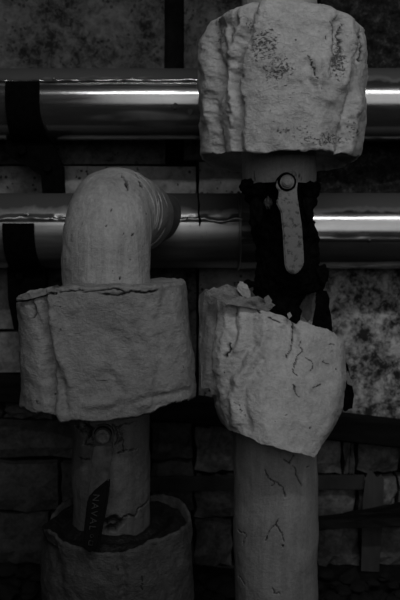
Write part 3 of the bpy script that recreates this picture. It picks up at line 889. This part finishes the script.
sheet('blackened_flap', [(344, 366), (348, 364), (350, 374), (352, 384), (354, 396), (353, 408), (349, 409), (345, 412), (342, 404)], 1.235, 0.010, M['char'], slj, sub=4, amp=0.004, seed=14)
sheet('torn_flap', [(346, 373), (348, 371), (351, 380), (352, 386), (347, 384)], 1.225, 0.003, M['jacket_old'], slj, sub=2, amp=0.001, seed=15)
# torn strip under the left corner of the slanting jacket and lifted rim of the box jacket
sheet('torn_rim', [(15, 299), (20, 295), (27, 293), (34, 293), (40, 290), (47, 287), (56, 285), (62, 288), (54, 291), (44, 295), (34, 298), (24, 300)], 1.095, 0.004, M['jacket_old'], boxj, sub=4, amp=0.005, seed=21)
sheet('torn_rim', [(62, 285), (75, 282), (100, 284), (122, 283), (134, 285), (128, 288), (108, 287), (84, 287)], 1.13, 0.003, M['jacket_old'], boxj, sub=4, amp=0.003, seed=22)

# ------------------------------------------------------------------ right valve: blackened body and painted lever
val = empty('ball_valve'); val.location = (xR, YA, at(279, 250, YA).z)
tag(val, 'blackened valve with pale painted lever between the two right jackets', 'valve', 'lever valves on the risers')
o = shell('body', [(0, 250, 316), (0.06, 247, 318), (0.14, 251, 314), (0.26, 252, 313), (0.4, 256, 317), (0.5, 257, 319), (0.58, 257, 325), (0.645, 257, 321), (0.68, 257, 302), (0.85, 257, 299), (1, 258, 298)],
          [(200, 184), (246, 190), (254, 186), (262, 188), (270, 182), (276, 176), (284, 172), (292, 171), (298, 176), (302, 184), (306, 190), (312, 188), (318, 184), (380, 184)],
          [(200, 345), (380, 345)], M['char'], depth=0.055, sq=2.0, nu=260, nv=150, seed=23, edge_amp=0.003, lumps=(0.008, 28), fine=(0.003, 90),
          cap_top=[(0.9, 0.004), (0.6, 0.004), (0.3, 0.004), (0.02, 0.004)], cap_bot=[(0.6, 0.0), (0.02, 0.0)])
par(o, val)
def clump(name, x, y, Yf, s, mat, parent, seed, sc=(1, 1, 1)):
    bm = bmesh.new()
    bmesh.ops.create_icosphere(bm, subdivisions=3, radius=1)
    A = np.array([v.co[:] for v in bm.verts])
    k = 1 + 0.30 * fbm(A, 1.9, 3, seed)
    c0 = at(x, y, Yf)
    for v, q in zip(bm.verts, k):
        v.co = c0 + Vector((v.co.x * sc[0], v.co.y * sc[1], v.co.z * sc[2])) * q * s
    return par(bm_obj(name, bm, mat, None, smooth=False), parent)
clump('charred_lump', 247, 186, 1.165, 0.012, M['char'], val, 1, (1.1, 1, 1))
clump('charred_lump', 258, 190, 1.165, 0.014, M['char'], val, 2, (1, 1, 0.8))
clump('charred_lump', 310, 190, 1.165, 0.012, M['char'], val, 3, (1, 1, 1.2))
clump('charred_lump', 307, 210, 1.165, 0.012, M['char'], val, 4, (0.8, 1, 2))
clump('charred_lump', 256, 212, 1.165, 0.013, M['char'], val, 5, (0.8, 1, 2))
clump('charred_lump', 322, 275, 1.19, 0.012, M['char'], val, 6, (0.9, 1, 1.6))
clump('charred_lump', 247, 284, 1.19, 0.010, M['char'], val, 7, (1.6, 1, 0.6))
clump('charred_lump', 268, 203, 1.16, 0.008, M['lever_dark'], val, 8, (0.8, 0.6, 1.3))

def flat_part(name, pts, Yfun, thick, mat, parent, bev=0.0012):
    bm = bmesh.new()
    vf = [bm.verts.new(at(x, y, Yfun(y))) for x, y in pts]
    vb = [bm.verts.new(at(x, y, Yfun(y)) + Vector((0, thick, 0))) for x, y in pts]
    f = bm.faces.new(vf); bm.faces.new(vb[::-1])
    for i in range(len(pts)):
        j = (i + 1) % len(pts); bm.faces.new((vf[j], vf[i], vb[i], vb[j]))
    bmesh.ops.recalc_face_normals(bm, faces=bm.faces)
    bmesh.ops.bevel(bm, geom=[e for e in bm.edges if len(e.link_faces) == 2], offset=bev, segments=2, affect='EDGES', clamp_overlap=True)
    return par(bm_obj(name, bm, mat, None, smooth=False), parent)

def cyl(name, c, r, depth, mat, parent, seg=32, dome=0.0, tilt=0.0, bev=0.001):
    bm = bmesh.new()
    bmesh.ops.create_cone(bm, cap_ends=True, segments=seg, radius1=r, radius2=r, depth=depth)
    bmesh.ops.bevel(bm, geom=[e for e in bm.edges if abs(e.verts[0].co.z - e.verts[1].co.z) < 1e-6], offset=bev, segments=2, affect='EDGES', clamp_overlap=True)
    bmesh.ops.rotate(bm, verts=bm.verts, matrix=Matrix.Rotation(math.pi / 2 + tilt, 3, 'X'))
    bmesh.ops.translate(bm, verts=bm.verts, vec=c)
    return par(bm_obj(name, bm, mat, None, smooth=False), parent)

YL = 1.128
yf = lambda y: YL
flat_part('lever_plate', [(278, 199), (279, 191), (276, 187), (277, 180), (281, 175), (287, 172), (294, 170), (297, 173), (298, 181), (297, 190), (298, 202), (288, 203)], yf, 0.006, M['lever'], val)
yf2 = lambda y: YL - 0.012 + (y - 200) * 0.0001
lev = flat_part('lever', [(276, 202), (278, 198), (286, 200), (298, 199), (299, 206), (302, 225), (303, 240), (304, 255), (304, 264), (300, 271), (294, 275), (288, 272), (285, 266), (284, 250), (283, 232), (281, 212)], yf2, 0.012, M['lever'], val, bev=0.002)
c = at(287, 182, YL)
cyl('washer', (c.x, YL - 0.002, c.z), 0.0115, 0.004, M['nut'], val)
n_ = cyl('nut', (c.x, YL - 0.007, c.z), 0.0085, 0.009, M['nut'], val, seg=18, bev=0.002)
cyl('valve_stem', (c.x, YL + 0.03, c.z), 0.016, 0.06, M['char'], val)

# ------------------------------------------------------------------ left valve: lever with black grip
val2 = empty('ball_valve'); val2.location = (xL, YA, at(107, 440, YA).z)
tag(val2, 'valve on the left pipe with downward lever in black rubber grip', 'valve', 'lever valves on the risers')
def yl(y): return 1.132 - (y - 436) / 117 * 0.052
flat_part('lever_plate', [(94, 447), (95, 441), (92, 437), (93, 430), (97, 426), (104, 424), (111, 427), (114, 433), (113, 440), (112, 450), (103, 452)], lambda y: yl(y) , 0.006, M['lever_dark'], val2)
flat_part('lever', [(93, 452), (95, 446), (112, 446), (112, 455), (109, 472), (107, 500), (103, 522), (99, 546), (88, 548), (86, 520), (90, 480)], lambda y: yl(y) - 0.004, 0.006, M['lever_dark'], val2)
grip = flat_part('grip', [(87, 500), (91, 494), (98, 488), (104, 483), (109, 479), (109, 490), (106, 510), (102, 530), (99, 545), (97, 551), (92, 554), (86, 552), (82, 547), (83, 535), (85, 517)], lambda y: yl(y) - 0.010, 0.016, M['rubber'], val2, bev=0.0035)
c = at(103, 436, yl(436))
cyl('washer', (c.x, c.y - 0.002, c.z), 0.0145, 0.004, M['lever_dark'], val2)
cyl('washer', (c.x, c.y - 0.005, c.z), 0.0115, 0.004, M['nut'], val2)
cyl('nut', (c.x, c.y - 0.010, c.z), 0.0080, 0.008, M['nut'], val2, seg=18, bev=0.002)
cyl('valve_stem', (c.x, c.y + 0.03, c.z), 0.016, 0.06, M['char'], val2)
# raised lettering down the grip
tc_ = bpy.data.curves.new('lettering', 'FONT')
tc_.body = 'NAVAL'; tc_.size = 0.0150; tc_.extrude = 0.0006; tc_.align_x = 'LEFT'; tc_.space_character = 1.25
to = bpy.data.objects.new('lettering', tc_)
COL.objects.link(to)
bpy.context.view_layer.update()
me = bpy.data.meshes.new_from_object(to)
bpy.data.objects.remove(to)
a0, a1 = at(96.5, 494, yl(494) - 0.0122), at(90.5, 545, yl(545) - 0.0122)
xd = (a1 - a0).normalized()                       # the line of writing runs down the grip
nn = Vector((0, -1, 0)); nn = (nn - xd * nn.dot(xd)).normalized()
yd = nn.cross(xd)
mat4 = Matrix((xd, yd, nn)).transposed().to_4x4(); mat4.translation = a0 - yd * 0.005
me.transform(mat4)
me.materials.append(M['letter'])
lo = bpy.data.objects.new('lettering', me); COL.objects.link(lo)
lo.parent = grip

for (qx, qy, ro, seg) in ((91.8, 536, 0.0028, 20), (90.8, 543, 0.0052, 4)):      # raised ring and square mark below the word
    c0 = at(qx, qy, yl(qy) - 0.0116)
    V = []
    for (r_, h_) in ((ro, 0), (ro, 0.0010), (ro * 0.72, 0.0010), (ro * 0.72, 0)):
        for k in range(seg):
            a = 2 * math.pi * k / seg + math.pi / 4
            V.append(c0 + (xd * math.cos(a) + yd * math.sin(a)) * r_ + nn * h_)
    o = mesh_obj('raised_mark', V, grid_faces(seg, 4), M['letter'], None, smooth=False)
    o.parent = grip

# ------------------------------------------------------------------ rubble on the floor
rs = random.Random(9)
stones = []
spots = [(3, 552), (8, 545), (12, 562), (20, 550), (28, 566), (16, 580), (5, 590), (30, 590), (38, 575), (-12, 560), (-20, 585), (22, 572),
         (203, 576), (214, 584), (224, 578), (208, 594), (222, 596), (198, 588), (230, 590),
         (326, 572), (336, 582), (350, 576), (344, 592), (360, 586), (372, 580), (384, 574), (394, 582), (378, 596), (392, 598), (330, 596), (356, 600), (410, 580), (318, 584), (368, 598), (400, 592)]
protos = []
for k in range(5):
    bm = bmesh.new()
    bmesh.ops.create_icosphere(bm, subdivisions=2, radius=1)
    A = np.array([v.co[:] for v in bm.verts])
    kk = 1 + 0.38 * fbm(A, 1.4, 3, 70 + k)
    for v, q in zip(bm.verts, kk): v.co = Vector((v.co.x * q, v.co.y * q * 0.8, v.co.z * q * 0.62))
    me = bpy.data.meshes.new('rubble_stone'); bm.to_mesh(me); bm.free(); me.materials.append(M['rubble']); protos.append(me)
for i, (x, y) in enumerate(spots):
    u_, v_ = (x - 200) / F, (300 - y) / F
    dz, dy = SP + v_ * CP, CP - v_ * SP
    s_ = (0.012 - H) / dz
    s = rs.uniform(0.014, 0.030)
    o = bpy.data.objects.new('rubble_stone', protos[i % 5]); COL.objects.link(o)
    o.location = (u_ * s_, min(dy * s_, YW - 0.05), 0.3 * s)
    o.scale = (s, s, s); o.rotation_euler = (0, 0, rs.uniform(0, 6.28))
    side = 'at the lower left edge' if x < 100 else ('between the two risers' if x < 300 else 'below the grey plank at right')
    tag(o, 'small dark lump of rubble on the floor ' + side, 'stone', 'rubble ' + side)
